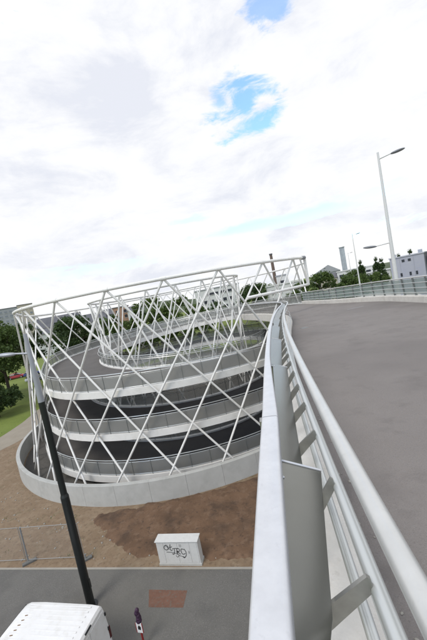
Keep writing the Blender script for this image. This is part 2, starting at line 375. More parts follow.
b = MB(); ringloop(b, [(RO - .277, -.36, 1), (RO, -.36, 1), (RO, .10, 1), (RO - .277, .10, 1)]); b.build('outer_edge_beam', M['white'], sp)
b = MB(); ringloop(b, [(RIN, -.36, 0), (RIN + .277, -.36, 0), (RIN + .277, .10, 0), (RIN, .10, 0)]); b.build('inner_edge_beam', M['white'], sp)
posts_out, posts_in = [], []
for nm, rr_, q, mm in (('outer_railing', RO - .12, 1, M['mesh']), ('inner_railing', RIN + .12, 0, M['meshin'])):
    b = MB(); ringloop(b, [(rr_, .20, q), (rr_ + .008, .20, q), (rr_ + .008, 1.02, q), (rr_, 1.02, q)]); rail = b.build(nm, mm, sp)
    sgn = -1 if q else 1
    b = MB(); ringloop(b, [(rr_ + a, 1.20 + c, q) for a, c in circ(.032, 8)]); rail2 = b.build('top_rail', M['tube'], rail); rail2.matrix_parent_inverse = Matrix()
    b = MB(); ringloop(b, [(rr_ + a + sgn * .14, .92 + c, q) for a, c in circ(.024, 6)]); rail3 = b.build('hand_rail', M['hand'], rail); rail3.matrix_parent_inverse = Matrix()
    b = MB(); ringloop(b, [(rr_ + a, 1.05 + c, q) for a, c in circ(.018, 6)]); ringloop(b, [(rr_ + a, .18 + c, q) for a, c in circ(.018, 6)]); r4 = b.build('infill_frame', M['tube'], rail); r4.matrix_parent_inverse = Matrix()
    step = 5.2 if q else 8.2
    th = -358.; rest = MB(); cnt = 0
    while th < 684:
        b = MB(); z = max(zr(th), .05); p = pc(rr_ if q else rr_ + rin(th), th, z, q); a = R_(th)
        m = Matrix.Rotation(a, 3, 'Z')
        tgt = b
        v = ((th + 360) % 360)
        vis = (175 < v < 300 and q and th > -190) or ((not q) and (20 < v < 260) and th < 0)
        if not (vis and cnt < (68 if q else 30)): tgt = rest
        tgt.box(p + Vector((0, 0, .64)), (.07, .022, 1.12), a)
        tgt.box(p + m @ Vector((sgn * .085, 0, .90)), (.15, .016, .04), a)
        if tgt is b:
            cnt += 1; o = b.build('railing_post', M['post'], rail); o.matrix_parent_inverse = Matrix()
        th += step
    o = tag(rest.build('further_railing_posts', M['post'], rail), kind='stuff'); o.matrix_parent_inverse = Matrix()
# outer lattice
RT, ZT, SPAN = 16.28, 13.6, 35.4
nodes = [-43.8 - 12.857 * k for k in range(25)]
ringpts = [pc(RT, -36 - 324 * i / 108, ZT) for i in range(109)]
b = MB(); b.sweep(ringpts, circ(.115, 10)); b.build('top_ring', M['white'], sp, smooth=50)
def strut(r, th, dth, z1=.15, sqz=True, rad=.072):
    t = (ZT - z1) / (ZT - .15); p0 = pc(r, th, ZT, sqz); pe = pc(r, th + dth, .15, sqz); p1 = p0.lerp(pe, t)
    bb = MB(); bb.tube(p0, p1, rad, rad, 10); bb.build('lattice_strut', M['white'], sp, smooth=50)
ZB = 11.35
for th in nodes:
    p = pc(RT, th, ZT); q = pc(RT, th + .6, ZT); r = pc(RT, th - .6, ZT)
    b = MB(); b.tube(r, q, .135, .135, 12); b.build('node_collar', M['white'], sp, smooth=50)
for th in nodes:
    strut(RT, th, -SPAN)
    strut(RT, th, SPAN, ZB if th > -60 else .15)
b = MB(); b.sweep([pc(RT - .06, -63.2 + i * 27.2 / 16, ZB) for i in range(17)], circ(.115, 10)); b.build('end_beam', M['white'], sp, smooth=50)
b = MB(); b.tube(pc(RT, -36, ZT), pc(RT, -36.2, ZB - .05), .12, .12, 10); b.tube(pc(RT, -39.5, ZT), pc(RT, -36.6, ZB), .07, .07, 8)
b.build('end_post', M['white'], sp, smooth=50)
b = MB(); e = pc(RT, -38.0, ZT - .02); b.tube(e, pc(RT, -36.0, ZT + .0), .16, .16, 12); b.build('ring_joint', M['lamphead'], sp, smooth=50)
# inner lattice
RI_ = 8.3
b = MB(); b.sweep([pc(RI_, 360 * i / 72, ZT, False) for i in range(72)], circ(.12, 8), closed=True); b.build('inner_ring', M['white'], sp, smooth=50)
for i in range(20):
    th = 14 + 18 * i; strut(RI_, th, -36, .15, False, .072); strut(RI_, th, 36, .15, False, .072)
# low ring wall of precast segments round the foot
rw = MB(); RW0, RW1 = 16.9, 17.2; nseg = 46
for i in range(nseg):
    a0, a1 = 360 / nseg * i + .012, 360 / nseg * (i + 1) - .012
    pts = [Vector((C0.x + 17.05 * math.cos(R_(a0 + (a1 - a0) * k / 5)), C0.y + 17.05 * math.sin(R_(a0 + (a1 - a0) * k / 5)), 0)) for k in range(6)]
    rw.sweep(pts, [(.15, -.05), (.15, 1.38), (.135, 1.40), (-.135, 1.40), (-.15, 1.38), (-.15, -.05)])
o = rw.build('ring_wall', M['concrete'], smooth=30); tag(o, 'low round pale concrete wall around the foot of the spiral', 'wall')

# ------------------------------------------------------------------ footbridge
def zd(y): return 10.12 - .03 * max(y - 1, -6)
HR = [(.225 + .165 * -14, -14), (.225 + .165 * -7, -7)] + [(.225 + .165 * y + (.0038 * y * y if y > 0 else 0), y) for y in (-2, 0, .8, 1.6, 2.4, 3.2, 4, 5, 6, 7.5, 9, 10.5, 12, 13.5, 15, 16.5)] + [(4.42, 18.2), (4.95, 20.9), (5.18, 24), (4.95, 28), (4.35, 32), (3.62, 35.5)]
RRL = [(6.2, -14), (7.2, -6), (8.1, 0), (9.0, 6), (9.75, 12), (10.25, 15), (10.85, 19.3), (10.75, 22.6), (10.35, 26.4), (10.2, 31), (10.38, 35.5)]
HC = [Vector((p.x, p.y, zd(p.y) + 1.13)) for p in catmull([(x, y, 0) for x, y in HR], .12)]
RC = [Vector((p.x, p.y, zd(p.y))) for p in catmull([(x, y, 0) for x, y in RRL], .4)]
def arclen(pts):
    s = [0]
    for i in range(1, len(pts)): s.append(s[-1] + (pts[i] - pts[i - 1]).length)
    return s
HS = arclen(HC); i0 = min(range(len(HC)), key=lambda i: abs(HC[i].y - .6)); S0 = HS[i0] - .68      # so that s is measured as along the rail from the camera
HS = [a - S0 for a in HS]
def at(s):
    for i in range(1, len(HS)):
        if HS[i] >= s or i == len(HS) - 1:
            f = (s - HS[i - 1]) / (HS[i] - HS[i - 1]); p = HC[i - 1].lerp(HC[i], f); t = HC[min(i + 1, len(HC) - 1)] - HC[max(i - 2, 0)]; t.z = 0; t.normalize(); return p, t, t.cross(Z)
def off(s, n, dz):
    p, t, r = at(s)
    if n < -.2: n -= .017 * max(0, min(2 - s, 5))
    return p + r * n + Z * dz
fb = thing('footbridge', 'elevated footbridge deck with brown asphalt leading into the spiral ramp', 'bridge')
def strip(b, A, Bp, dz, th_=.026):
    n = min(len(A), len(Bp)); vs = []
    for a, c in zip(A, Bp): vs += [a + Z * dz, c + Z * dz, a + Z * (dz - th_), c + Z * (dz - th_)]
    fs = []
    for i in range(n - 1):
        q, k = i * 4, i * 4 + 4; fs += [(q, q + 1, k + 1, k), (q + 2, k + 2, k + 3, q + 3), (q, k, k + 2, q + 2), (q + 1, q + 3, k + 3, k + 1)]
    fs += [(0, 2, 3, 1), (n * 4 - 4, n * 4 - 3, n * 4 - 1, n * 4 - 2)]; b.add(vs, fs)
def resample(pts, n):
    s = arclen(pts); out = []
    for k in range(n):
        x = s[-1] * k / (n - 1); i = next((j for j in range(1, len(s)) if s[j] >= x - 1e-9), len(s) - 1); out.append(pts[i - 1].lerp(pts[i], (x - s[i - 1]) / max(1e-9, s[i] - s[i - 1])))
    return out
def shifted(pts, n, z=None):
    out = []
    for i, p in enumerate(pts):
        t = pts[min(i + 1, len(pts) - 1)] - pts[max(i - 1, 0)]; t.z = 0; t.normalize(); q = p + t.cross(Z) * n; out.append(Vector((q.x, q.y, zd(q.y) if z is None else z)))
    return out
LA = resample(shifted(HC, .085), 120); RB = resample(shifted(RC, -.18), 120)
b = MB(); strip(b, LA, RB, 0); b.build('deck_surface', M['asphalt'], fb)
LA2 = resample(shifted(HC, -.36), 120); RB2 = resample(shifted(RC, .2), 120)
b = MB(); strip(b, LA2, RB2, -.03, .5); b.build('deck_slab', M['concrete'], fb)
b = MB(); hk = [Vector((p.x, p.y, zd(p.y))) for p in HC[::3]]
b.sweep(hk, [(-.40, -.5), (.08, -.029), (.08, .10), (.06, .13), (-.38, .13), (-.40, .11)]); b.build('deck_kerb', M['kerbwhite'], fb)
b = MB(); b.sweep(RC, [(-.175, -.02), (.24, -.5), (.24, .30), (.22, .32), (-.155, .32), (-.175, .30)]); b.build('deck_kerb', M['kerbwhite'], fb)
for (x, y) in ((4.2, 4.5), (6.8, 17.0), (2.5, -9)):
    b = MB(); b.tube((x, y, -.1), (x, y, zd(y) - .9), .45, .45, 20); b.box((x, y, zd(y) - .72), (5.2, 1.0, .36)); b.build('pier', M['concrete'], fb, smooth=40)
b = MB()
mp = Vector((8.6, 18.9)); md = Vector((.97, .1))
b.add([(mp.x + a * md.x - c * md.y, mp.y + a * md.y + c * md.x, zd(mp.y + a * md.y + c * md.x) + .004) for a, c in ((-.6, -.14), (.5, -.14), (.6, .14), (-.45, .14))], [(0, 1, 2, 3)])
b.build('worn_marking', M['white_line'], fb)
def seam(pts, w_, m_, nm):
    b = MB(); q = [Vector((p.x, p.y, zd(p.y) + .003)) for p in catmull([(x, y, 0) for x, y in pts], .25)]; vs = []
    for i, p in enumerate(q):
        t = q[min(i + 1, len(q) - 1)] - q[max(i - 1, 0)]; t.z = 0; t.normalize(); d = t.cross(Z); j = random.uniform(.6, 1.3) * w_
        vs += [p - d * j, p + d * j]
    b.add(vs, [(2 * i, 2 * i + 1, 2 * i + 3, 2 * i + 2) for i in range(len(q) - 1)]); b.build(nm, M[m_], fb)
for (x, y) in ((4.0, 14.2),):
    b = MB(); b.box((x, y, zd(y) + .004), (.28, .28, .012), .2)
    for k in range(5): b.box((x - .09 + .045 * k, y, zd(y) + .0085), (.016, .22, .012), .2)
    b.build('drain_grate', M['post'], fb)
# leaf bits and grit along the kerb
b = MB(); rr = random.Random(12)
for _ in range(260):
    f = rr.uniform(.25, .8); i = int(f * (len(HC) - 1)); p = HC[i]; t = HC[min(i + 1, len(HC) - 1)] - HC[max(i - 1, 0)]; t.z = 0; t.normalize(); q = p + t.cross(Z) * (.10 + abs(rr.gauss(0, .10))); r = rr.uniform(.004, .014)
    b.ell((q.x, q.y, zd(q.y) + .004), (r * 1.5, r, r * .6), rr.uniform(0, 3), 6, 4)
tag(b.build('grit', M['sand_edge']), kind='stuff')

# ------------------------------------------------------------------ near railing
nr = thing('bridge_railing', 'close metal railing with flat outer rail, steel sheets and round handrail', 'railing')
SMAX = HS[-1] - .2; SMIN = HS[0] + .2
def line(n, dz, s0, s1, step=.12):
    k = max(2, int((s1 - s0) / step)); return [off(s0 + (s1 - s0) * i / k, n, dz) for i in range(k + 1)]
# flat outer rail in lengths with an open joint
cuts = [SMIN, -4.1, 1.87, 7.9, 13.9, 19.9, 25.9, SMAX]
for a, c in zip(cuts[:-1], cuts[1:]):
    if c - a < .5: continue
    b = MB(); pr = rrect(-.049, .049, -.035, .035, .016, 3); k = int((c - a) / .15) + 2; vs = []
    for i in range(k + 1):
        x = a + .005 + (c - a - .01) * i / k; wf = 1 - .36 * min(1, max(0, (x - 1.87) / 1.8))
        vs += [off(x, -.312 - .049 + (u + .049) * wf, -.03 + v) for u, v in pr]
    m_ = len(pr); b.add(vs, [(i * m_ + j, i * m_ + (j + 1) % m_, (i + 1) * m_ + (j + 1) % m_, (i + 1) * m_ + j) for i in range(k) for j in range(m_)] + [tuple(range(m_)), tuple(k * m_ + j for j in reversed(range(m_)))])
    b.build('outer_rail', M['rail'], nr, smooth=40)
    b = MB(); b.sweep(line(-.312, -.03, c - .06, c + .06, .06), rect(-.040, .040, -.027, .024)); sp_ = off(c, -.372, -.06); p_, t_, r_ = at(min(c, SMAX - .1))
    b.box(off(min(c, SMAX - .1), -.366, -.055), (.016, .06, .09), math.atan2(t_.y, t_.x) - math.pi / 2); b.build('rail_joint', M['bracket'], nr)
b = MB(); b.sweep(line(0, 0, SMIN, SMAX), circ(.033, 16)); hrl = b.build('handrail', M['hand'], nr, smooth=60)
for q in (-8.3, -5.3, -2.3, 3.7, 6.7, 9.7, 12.7):
    b = MB(); b.sweep(line(0, 0, q, q + .07, .035), circ(.0345, 16)); b.build('rail_sleeve', M['tube'], hrl, smooth=60)
b = MB(); b.sweep(line(-.062, -.10, SMIN, SMAX), circ(.0215, 14)); b.build('mid_rail', M['tube'], nr, smooth=60)
b = MB(); b.sweep(line(-.088, -.30, SMIN, SMAX), circ(.018, 12)); b.build('lower_rail', M['tube'], nr, smooth=60)
b = MB(); b.sweep(line(.014, -.62, SMIN, SMAX), circ(.013, 10)); b.build('lower_rail', M['tube'], nr, smooth=60)
b = MB(); b.sweep(line(.048, -.86, SMIN, SMAX), circ(.013, 10)); b.build('lower_rail', M['tube'], nr, smooth=60)
# overlapping infill sheets; the one that ends beside the viewer is cut to a taper
def shr(s0, f): return max(-.268, -.108 - .275 * (1 - f)) if abs(s0 + .60) < .1 else -.185 + .055 * f
# sheets
s = 1.45 - 2.05 * 8
while s < SMAX - 2.05:
    a, c = s - .03, s + 2.05
    if a > SMIN:
        b = MB(); k = 16; vs = []
        for i in range(k + 1):
            f = i / k; x = a + (c - a) * f
            nl, nrr = -.275 if a < 3 else -.305, shr(a + .03, f)
            zl, zr_ = -.055 + .012 * f, -.130 + .018 * f
            vs += [off(x, nl, zl), off(x, nrr, zr_), off(x, nrr, zr_ - .004), off(x, nl, zl - .004)]
        fs = []
        for i in range(k):
            q, r = i * 4, i * 4 + 4
            fs += [(q + j, q + (j + 1) % 4, r + (j + 1) % 4, r + j) for j in range(4)]
        fs += [(0, 1, 2, 3), (k * 4 + 3, k * 4 + 2, k * 4 + 1, k * 4)]
        b.add(vs, fs); sh = b.build('infill_sheet', M['plate'], nr, smooth=40)
        b = MB(); p0, p1 = off(c, -.275 if c < 3 else -.31, -.041), off(c, shr(s, 1) + .002, -.110)
        b.tube(p0, p1, .0055, .0055, 6); b.build('sheet_lip', M['rail'], sh)
        b = MB(); p_ = off(c - .13, -.262, -.047); b.ell(p_, (.006, .006, .004)); b.build('rivet', M['rail'], sh, smooth=80)
    s += 2.05
# brackets: gusset plates from sheet to tubes, and the post plate below
s = .855 - .45 * 33; cnt = 0
rest = MB()
while s < SMAX - .3:
    if s > SMIN:
        p, t, r = at(s); f = ((s - 1.45) % 2.05) / 2.05; nf = shr(s - f * 2.05, f) + .004
        prof = [(nf - .03, -.150), (nf - .03, -.222), (-.074, -.098), (-.078, -.064), (-.088, -.056)]
        cnt += 1; tgt = MB() if (s > -2 and cnt < 140) else rest
        tgt.prism([p + r * a + Z * c for a, c in prof], t * -.006, t * .006)
        tgt.prism([p + r * a + Z * c for a, c in [(-.245, -.10), (-.245, -1.0), (-.305, -1.0), (-.305, -.10)]], t * -.005, t * .005)
        if tgt is not rest: tgt.build('bracket', M['bracket'], nr)
    s += .45
tag(rest.build('further_brackets', M['bracket'], nr), kind='stuff')

# far railing on the right side of the deck
fr = thing('bridge_railing', 'far glazed railing with leaning grey posts standing on a white kerb', 'railing')
RK = [p + Z * .32 for p in RC]
for nm, a, z_, r, m in (('top_rail', -.06, .94, .036, 'hand'), ('mid_rail', -.05, .66, .022, 'tube'), ('mid_rail', -.03, .40, .022, 'tube'), ('mid_rail', -.01, .15, .022, 'tube')):
    b = MB(); b.sweep(RK, circ(r, 10, (a, z_))); b.build(nm, M[m], fr, smooth=60)
b = MB(); b.sweep(RK, rect(.035, .043, .08, .86)); b.build('infill_panel', M['glass'], fr)
RS = arclen(RC); x = .3; cnt = 0
while x < RS[-1]:
    i = next(j for j in range(1, len(RS)) if RS[j] >= x); f = (x - RS[i - 1]) / (RS[i] - RS[i - 1]); p = RK[i - 1].lerp(RK[i], f); t = (RK[i] - RK[i - 1]); t.z = 0; t.normalize(); r = t.cross(Z)
    b = MB(); b.prism([p + r * a + Z * c for a, c in [(.01, -.02), (.11, -.02), (.02, .93), (-.05, .97), (-.07, .93)]], t * -.02, t * .02); b.build('leaning_post', M['post'], fr)
    x += 1.25

# ------------------------------------------------------------------ elevated road to the right
lr = Vector((.392, .92)); lrn = Vector((.92, -.392)); l0 = Vector((11.5, 19.9))
def lp(t, n): q = l0 + lr * t + lrn * n; return (q.x, q.y)
b = MB(); b.sweep([Vector((*lp(t, 0), 4.5)) for t in (-4, 20, 40, 60, 80, 100, 130)], [(-.6, -.9), (8.6, -.9), (9.0, .0), (9.0, .9), (8.75, .9), (8.75, 0), (-.35, 0), (-.35, .5), (-.6, .5)])
tag(b.build('elevated_road', M['concrete']), kind='structure')
for t in (10, 35, 60, 85, 110):
    b = MB(); b.tube((*lp(t, 4), 0), (*lp(t, 4), 3.65), .7, .7, 16); tag(b.build('road_pier', M['concrete'], smooth=40), 'round concrete pier under the elevated road', 'pier', 'piers of the elevated road')

# ------------------------------------------------------------------ street lamps
def lamp(loc, rz, h, arms, label, r0, r1, mat_, black=None, group='street lamps'):
    t = thing('street_lamp', label, 'street lamp', loc, rz, group)
    b = MB()
    if black:
        b.tube((0, 0, black), (0, 0, h), r0 * .74, r1, 16); b.build('pole', mat_, t, smooth=50)
        b = MB(); b.tube((0, 0, 0), (0, 0, 5.0), r0, r0, 16); b.tube((0, 0, 5.0), (0, 0, 5.12), r0, r0 * .78, 16); b.tube((0, 0, 5.12), (0, 0, black), r0 * .78, r0 * .76, 16)
        b.build('pole_sleeve', M['black'], t, smooth=50)
        b = MB(); b.tube((0, 0, 0), (0, 0, .03), r0 * 1.7, r0 * 1.7, 16); b.build('base_plate', M['black'], t)
        b = MB(); b.box((r0 + .002, 0, 1.0), (.012, .14, .4)); b.build('access_door', M['black'], t)
    else:
        b.tube((0, 0, 0), (0, 0, h), r0, r1, 14); b.build('pole', mat_, t, smooth=50)
        b = MB(); b.tube((0, 0, 0), (0, 0, .05), r0 * 1.8, r0 * 1.8, 14); b.build('base_plate', mat_, t)
    for z, sg, ln, hl, up in arms:
        b = MB(); b.tube((0, 0, z), (sg * ln, 0, z + up), .045, .035, 10); ar = b.build('arm', mat_, t, smooth=50)
        b = MB(); b.ell((sg * (ln + hl * .45), 0, z + up + .02), (hl * .55, hl * .2, hl * .11), 0, 14, 9, -sg * .10)
        hd = b.build('lamp_head', M['lampgrey'] if black else M['lamphead'], ar, smooth=70)
    return t
lamp((-7.47, 12.5, 0), R_(0), 11.92, [(11.12, -1, .58, .78, .10)], 'street lamp with black lower half standing in front of the spiral ramp', .165, .075, M['lampgrey'], 9.1)
az = math.atan2(lr.y, lr.x)
TL = [('nearest pale lamp, double armed, by the right railing', 0, 10), ('middle one of the three pale lamps receding beyond the railing', 46.2, 11), ('smallest and farthest of the three pale lamps receding beyond the railing', 93, 10)]
for i, (lb, tt, hh) in enumerate(TL):
    x, y = lp(tt, .35)
    lamp((x, y, 4.5), R_(-22), 14.1 if i < 2 else 12.7, [(13.7 if i < 2 else 12.4, 1, .7, .75, .12)] + ([(8.6, -1, .85, .75, -.05)] if i == 0 else []), lb, .17, .06, M['lamp'], group='pale lamps along the bridge')

# ------------------------------------------------------------------ van and parked cars
def loft(b, secs):
    """secs: (x, half width low, half width high, z low, z high, shoulder) cross sections of a car body"""
    m = 0; vs = []
    for x, w0, w1, z0, z1, r in secs:
        r = min(r, (z1 - z0) * .45, w1 * .8)
        half = [(w0 * .86, z0), (w0, z0 + .10), (w0, z0 + (z1 - z0) * .45), (w1, z1 - r), (w1 - r * .12, z1 - r * .55), (w1 - r * .45, z1 - r * .14), (w1 - r, z1), (w1 * .4, z1 + .012)]
        lp_ = [(-y, z) for y, z in half] + [(y, z) for y, z in reversed(half)]; m = len(lp_)
        vs += [(x, y, z) for y, z in lp_]
    n = len(secs)
    fs = [(i * m + k, i * m + (k + 1) % m, (i + 1) * m + (k + 1) % m, (i + 1) * m + k) for i in range(n - 1) for k in range(m)]
    fs += [tuple(range(m)), tuple((n - 1) * m + k for k in reversed(range(m)))]
    return b.add(vs, fs)
def wheel(parent, x, y, r):
    sg = 1 if y > 0 else -1
    b = MB(); b.tube((x, y - .11, r), (x, y + .11, r), r, r, 22); w_ = b.build('wheel', M['rubber'], parent, smooth=40)
    b = MB(); b.tube((x, y + sg * .105, r), (x, y + sg * .122, r), r * .62, r * .55, 16); b.build('rim', M['hub'], w_, smooth=40)
vd = math.atan2(.23, -.973)
van = thing('van', 'white panel van with ribbed roof parked on the street below', 'van', (-8.08, 9.86, 0), vd)
b = MB(); H_ = 2.3
loft(b, [(-2.28, .88, .80, .42, H_ - .10, .16), (-2.22, .93, .83, .36, H_ - .02, .18), (-1.9, .95, .85, .32, H_, .18), (0, .95, .85, .30, H_ + .02, .18), (.62, .95, .84, .30, H_, .18), (.80, .95, .82, .30, H_ - .06, .18), (1.45, .94, .80, .30, 1.32, .14), (1.62, .94, .80, .30, 1.20, .14), (2.15, .92, .76, .30, 1.02, .14), (2.34, .84, .66, .34, .86, .12)])
body = b.build('body', M['vanwhite'], van, smooth=35)
for i in range(9):
    y = -.64 + .16 * i
    b = MB(); b.box((-.72, y, H_ + .021), (2.5, .045, .018)); b.build('roof_rib', M['vanwhite'], van, bevel=.006)
for i in range(5):
    b = MB(); b.box((.36, -.34 + .16 * i + .08, H_ + .026), (.10, .022, .010), .2); b.build('rust_mark', M['rust'], van)
b = MB(); b.add([(.83, -.74, H_ - .11), (.83, .74, H_ - .11), (1.45, .77, 1.38), (1.45, -.77, 1.38)], [(0, 1, 2, 3)])
b.add([(.87, -.74, H_ - .095), (.87, .74, H_ - .095), (1.49, .77, 1.395), (1.49, -.77, 1.395)], [(3, 2, 1, 0)]); b.f.append((0, 4, 5, 1)); b.f.append((3, 2, 6, 7)); b.f.append((0, 3, 7, 4)); b.f.append((1, 5, 6, 2)); b.build('windscreen', M['carglass'], van)
for sg in (-1, 1):
    b = MB(); b.prism([(-2.287, sg * .02, .55), (-2.287, sg * .80, .55), (-2.287, sg * .765, H_ - .22), (-2.287, sg * .02, H_ - .20)], (-.012, 0, 0), (.006, 0, 0)); d_ = b.build('rear_door', M['vanwhite'], van, bevel=.004)
    for z in (.75, 1.35, 1.9):
        b = MB(); b.box((-2.30, sg * .80, z), (.05, .05, .10)); b.build('hinge', M['black'], d_)
    b = MB(); b.box((-2.27, sg * .86, 1.15), (.06, .09, .42)); b.build('tail_light', M['redlamp'], van, bevel=.01)
    b = MB(); b.box((1.2, sg * 1.07, 1.42), (.10, .20, .24)); b.build('mirror', M['black'], van, bevel=.03)
    b = MB(); b.prism([(.75, 0, 1.35), (1.28, 0, 1.35), (.80, 0, 2.0), (.2, 0, 2.02), (.2, 0, 1.35)], (0, sg * .905, 0), (0, sg * .93, 0)); b.build('side_window', M['carglass'], van)
    b = MB(); b.box((2.30, sg * .62, .82), (.10, .3, .16)); b.build('headlight', M['signwhite'], van, bevel=.03)
    wheel(van, 1.45, sg * .84, .32); wheel(van, -1.35, sg * .84, .32)
b = MB(); b.box((-2.30, .03, 1.35), (.04, .16, .05)); b.build('door_handle', M['black'], van)
b = MB(); b.box((-2.25, 0, H_ - .07), (.07, .30, .05)); b.build('brake_light', M['black'], van)
b = MB(); b.box((-2.33, 0, .45), (.12, 1.7, .20)); b.build('bumper', M['black'], van, bevel=.03)

def car(loc, rz, paint, label):
    t = thing('parked_car', label, 'car', loc, rz, 'cars parked beyond the lawn')
    b = MB(); loft(b, [(-2.1, .78, .70, .35, .80, .1), (-1.95, .85, .78, .25, .95, .1), (-.8, .88, .80, .22, .98, .1), (.7, .88, .80, .22, .96, .1), (1.7, .86, .76, .25, .84, .1), (2.1, .76, .66, .35, .66, .1)]); b.build('body', M[paint], t, smooth=40)
    b = MB(); loft(b, [(-1.9, .70, .60, .93, 1.0, .05), (-1.45, .74, .60, .93, 1.36, .1), (-.3, .76, .62, .93, 1.46, .1), (.35, .76, .60, .93, 1.40, .1), (1.15, .72, .60, .92, .97, .04)]); b.build('cabin_glass', M['carglass'], t, smooth=40)
    b = MB(); loft(b, [(-1.5, .61, .55, 1.33, 1.40, .03), (-.3, .64, .60, 1.42, 1.49, .03), (.3, .62, .56, 1.38, 1.44, .03)]); b.build('roof', M[paint], t, smooth=40)
    for x in (-1.3, 1.35):
        for y in (-.78, .78): wheel(t, x, y, .31)
car((-51.0, 84.5, 0), R_(20), 'car_blue', 'dark blue car parked beyond the lawn behind the tree')
car((-55.6, 84.8, 0), R_(15), 'car_red', 'red car parked beyond the lawn beside a blue one')
car((-45.2, 75.5, 0), R_(18), 'car_silver', 'silver car parked in front of the blue car by the lawn')

# ------------------------------------------------------------------ cabinet with graffiti
cabz = math.atan2(-.47, 2.07); ux = Vector((math.cos(cabz), math.sin(cabz))); uy = Vector((-ux.y, ux.x))
cb = thing('utility_cabinet', 'white electrical cabinet with black graffiti standing on the dirt at the street edge', 'cabinet', (-3.665 + uy.x * .14, 13.72 + uy.y * .14, 0), cabz)
W_, Dp, Hh = 2.1, .46, 1.18
b = MB(); b.box((0, 0, Hh / 2 + .03), (W_ - .06, Dp - .06, Hh - .06)); b.build('body', M['cab'], cb, bevel=.01)
b = MB(); b.prism([(0, -Dp / 2 - .02, Hh), (0, Dp / 2 + .02, Hh), (0, Dp / 2 + .02, Hh + .05), (0, -Dp / 2 - .02, Hh + .05)], (-W_ / 2 - .01, 0, 0), (W_ / 2 + .01, 0, 0)); b.build('roof', M['cab'], cb, bevel=.012)
b = MB(); b.box((0, 0, .05), (W_, Dp, .10)); b.build('plinth', M['concrete'], cb)
for i, (x0, x1) in enumerate(((-.98, -.66), (-.63, .02), (.05, .62), (.65, .98))):
    b = MB(); b.box(((x0 + x1) / 2, -Dp / 2 + .026, .64), (x1 - x0 - .02, .02, 1.0)); dr = b.build('door', M['cab'], cb, bevel=.004)
    if i in (1, 2):
        b = MB(); b.box((x1 - .07, -Dp / 2 + .010, .68), (.025, .02, .12)); b.build('handle', M['galv'], dr)
        b = MB()
        for k in range(4): b.box((x0 + .12, -Dp / 2 + .014, .95 + .035 * k), (.12, .006, .012))
        b.build('vent', M['galv'], dr)
gb = MB(); yy = -Dp / 2 + .010
def stroke(pts, r=.013):
    q = catmull([(x, 0, z) for x, z in pts], .02)
    for a, c in zip(q[:-1], q[1:]):
        d = (c - a).normalized() if (c - a).length > 1e-6 else Vector((1, 0, 0)); nn = Vector((-d.z, 0, d.x)) * r
        a_, c_2 = a - d * .004, c + d * .004
        gb.prism([a_ + nn, a_ - nn, c_2 - nn, c_2 + nn], (0, yy - .003, 0), (0, yy + .001, 0))
stroke([(-.42, .95), (-.52, 1.03), (-.62, .98), (-.62, .85), (-.52, .80), (-.44, .88), (-.46, 1.0), (-.40, .82)])
stroke([(-.30, 1.08), (-.34, .92), (-.32, .78), (-.24, .80)]); stroke([(-.38, .92), (-.24, .96)])
stroke([(-.14, .84), (-.16, .68), (-.22, .58), (-.28, .62)]); stroke([(-.24, .86), (-.04, .88)])
stroke([(-.02, .60), (-.02, .86), (.10, .84), (.10, .74), (0, .72), (.12, .58)])
stroke([(.32, .82), (.20, .84), (.18, .68), (.24, .58), (.36, .62)]); stroke([(.34, .84), (.40, .70), (.38, .52), (.26, .40), (.22, .48)])
stroke([(-.55, .70), (-.2, .66), (.1, .50), (.3, .44)], .009); stroke([(-.12, .52), (-.06, .44), (.02, .50)], .009)
go = gb.build('graffiti', M['ink'], cb)

# ------------------------------------------------------------------ site fence
fdir = math.atan2(-.6, 3.4)
FG = 'mesh panels of the site fence'
def panel(x, y, rz, label, ln=3.35):
    t = thing('site_fence', label, 'fence', (x, y, 0), rz, FG)
    b = MB(); b.tube((0, 0, .06), (0, 0, 2.0), .042, .042, 10); b.build('post', M['galv'], t, smooth=50)
    b = MB(); b.tube((ln, 0, .06), (ln, 0, 2.0), .014, .014, 10); b.build('post', M['galv'], t, smooth=50)
    b = MB(); b.tube((0, 0, 1.98), (ln, 0, 1.98), .013, .013, 8); b.build('rail', M['galv'], t, smooth=50)
    b = MB(); b.tube((0, 0, .16), (ln, 0, .16), .013, .013, 8); b.build('rail', M['galv'], t, smooth=50)
    b = MB(); b.box((ln / 2, 0, 1.07), (ln - .06, .004, 1.8)); b.build('wire_mesh', M['wire'], t)
    b = MB(); b.box((.12, -.05, .06), (.66, .20, .11), R_(38)); b.build('foot_block', M['footgrey'], t, bevel=.02)
panel(-12.1, 15.75, fdir, 'site fence panel with a stout post and concrete foot, ending at the lamp')
panel(-15.5, 16.35, fdir, 'outer site fence panel running out of view on the dirt', 3.32)
b = MB(); t = thing('concrete_block', 'dark concrete fence foot beside the base of the black lamp', 'fence foot', (-8.72, 15.1, 0), R_(28))
b.box((0, 0, .06), (.60, .20, .11)); b.build('foot_block', M['footgrey'], t, bevel=.02)
b = MB(); b.tube((0, 0, .1), (0, 0, .35), .03, .03, 8); b.build('socket', M['galv'], t)

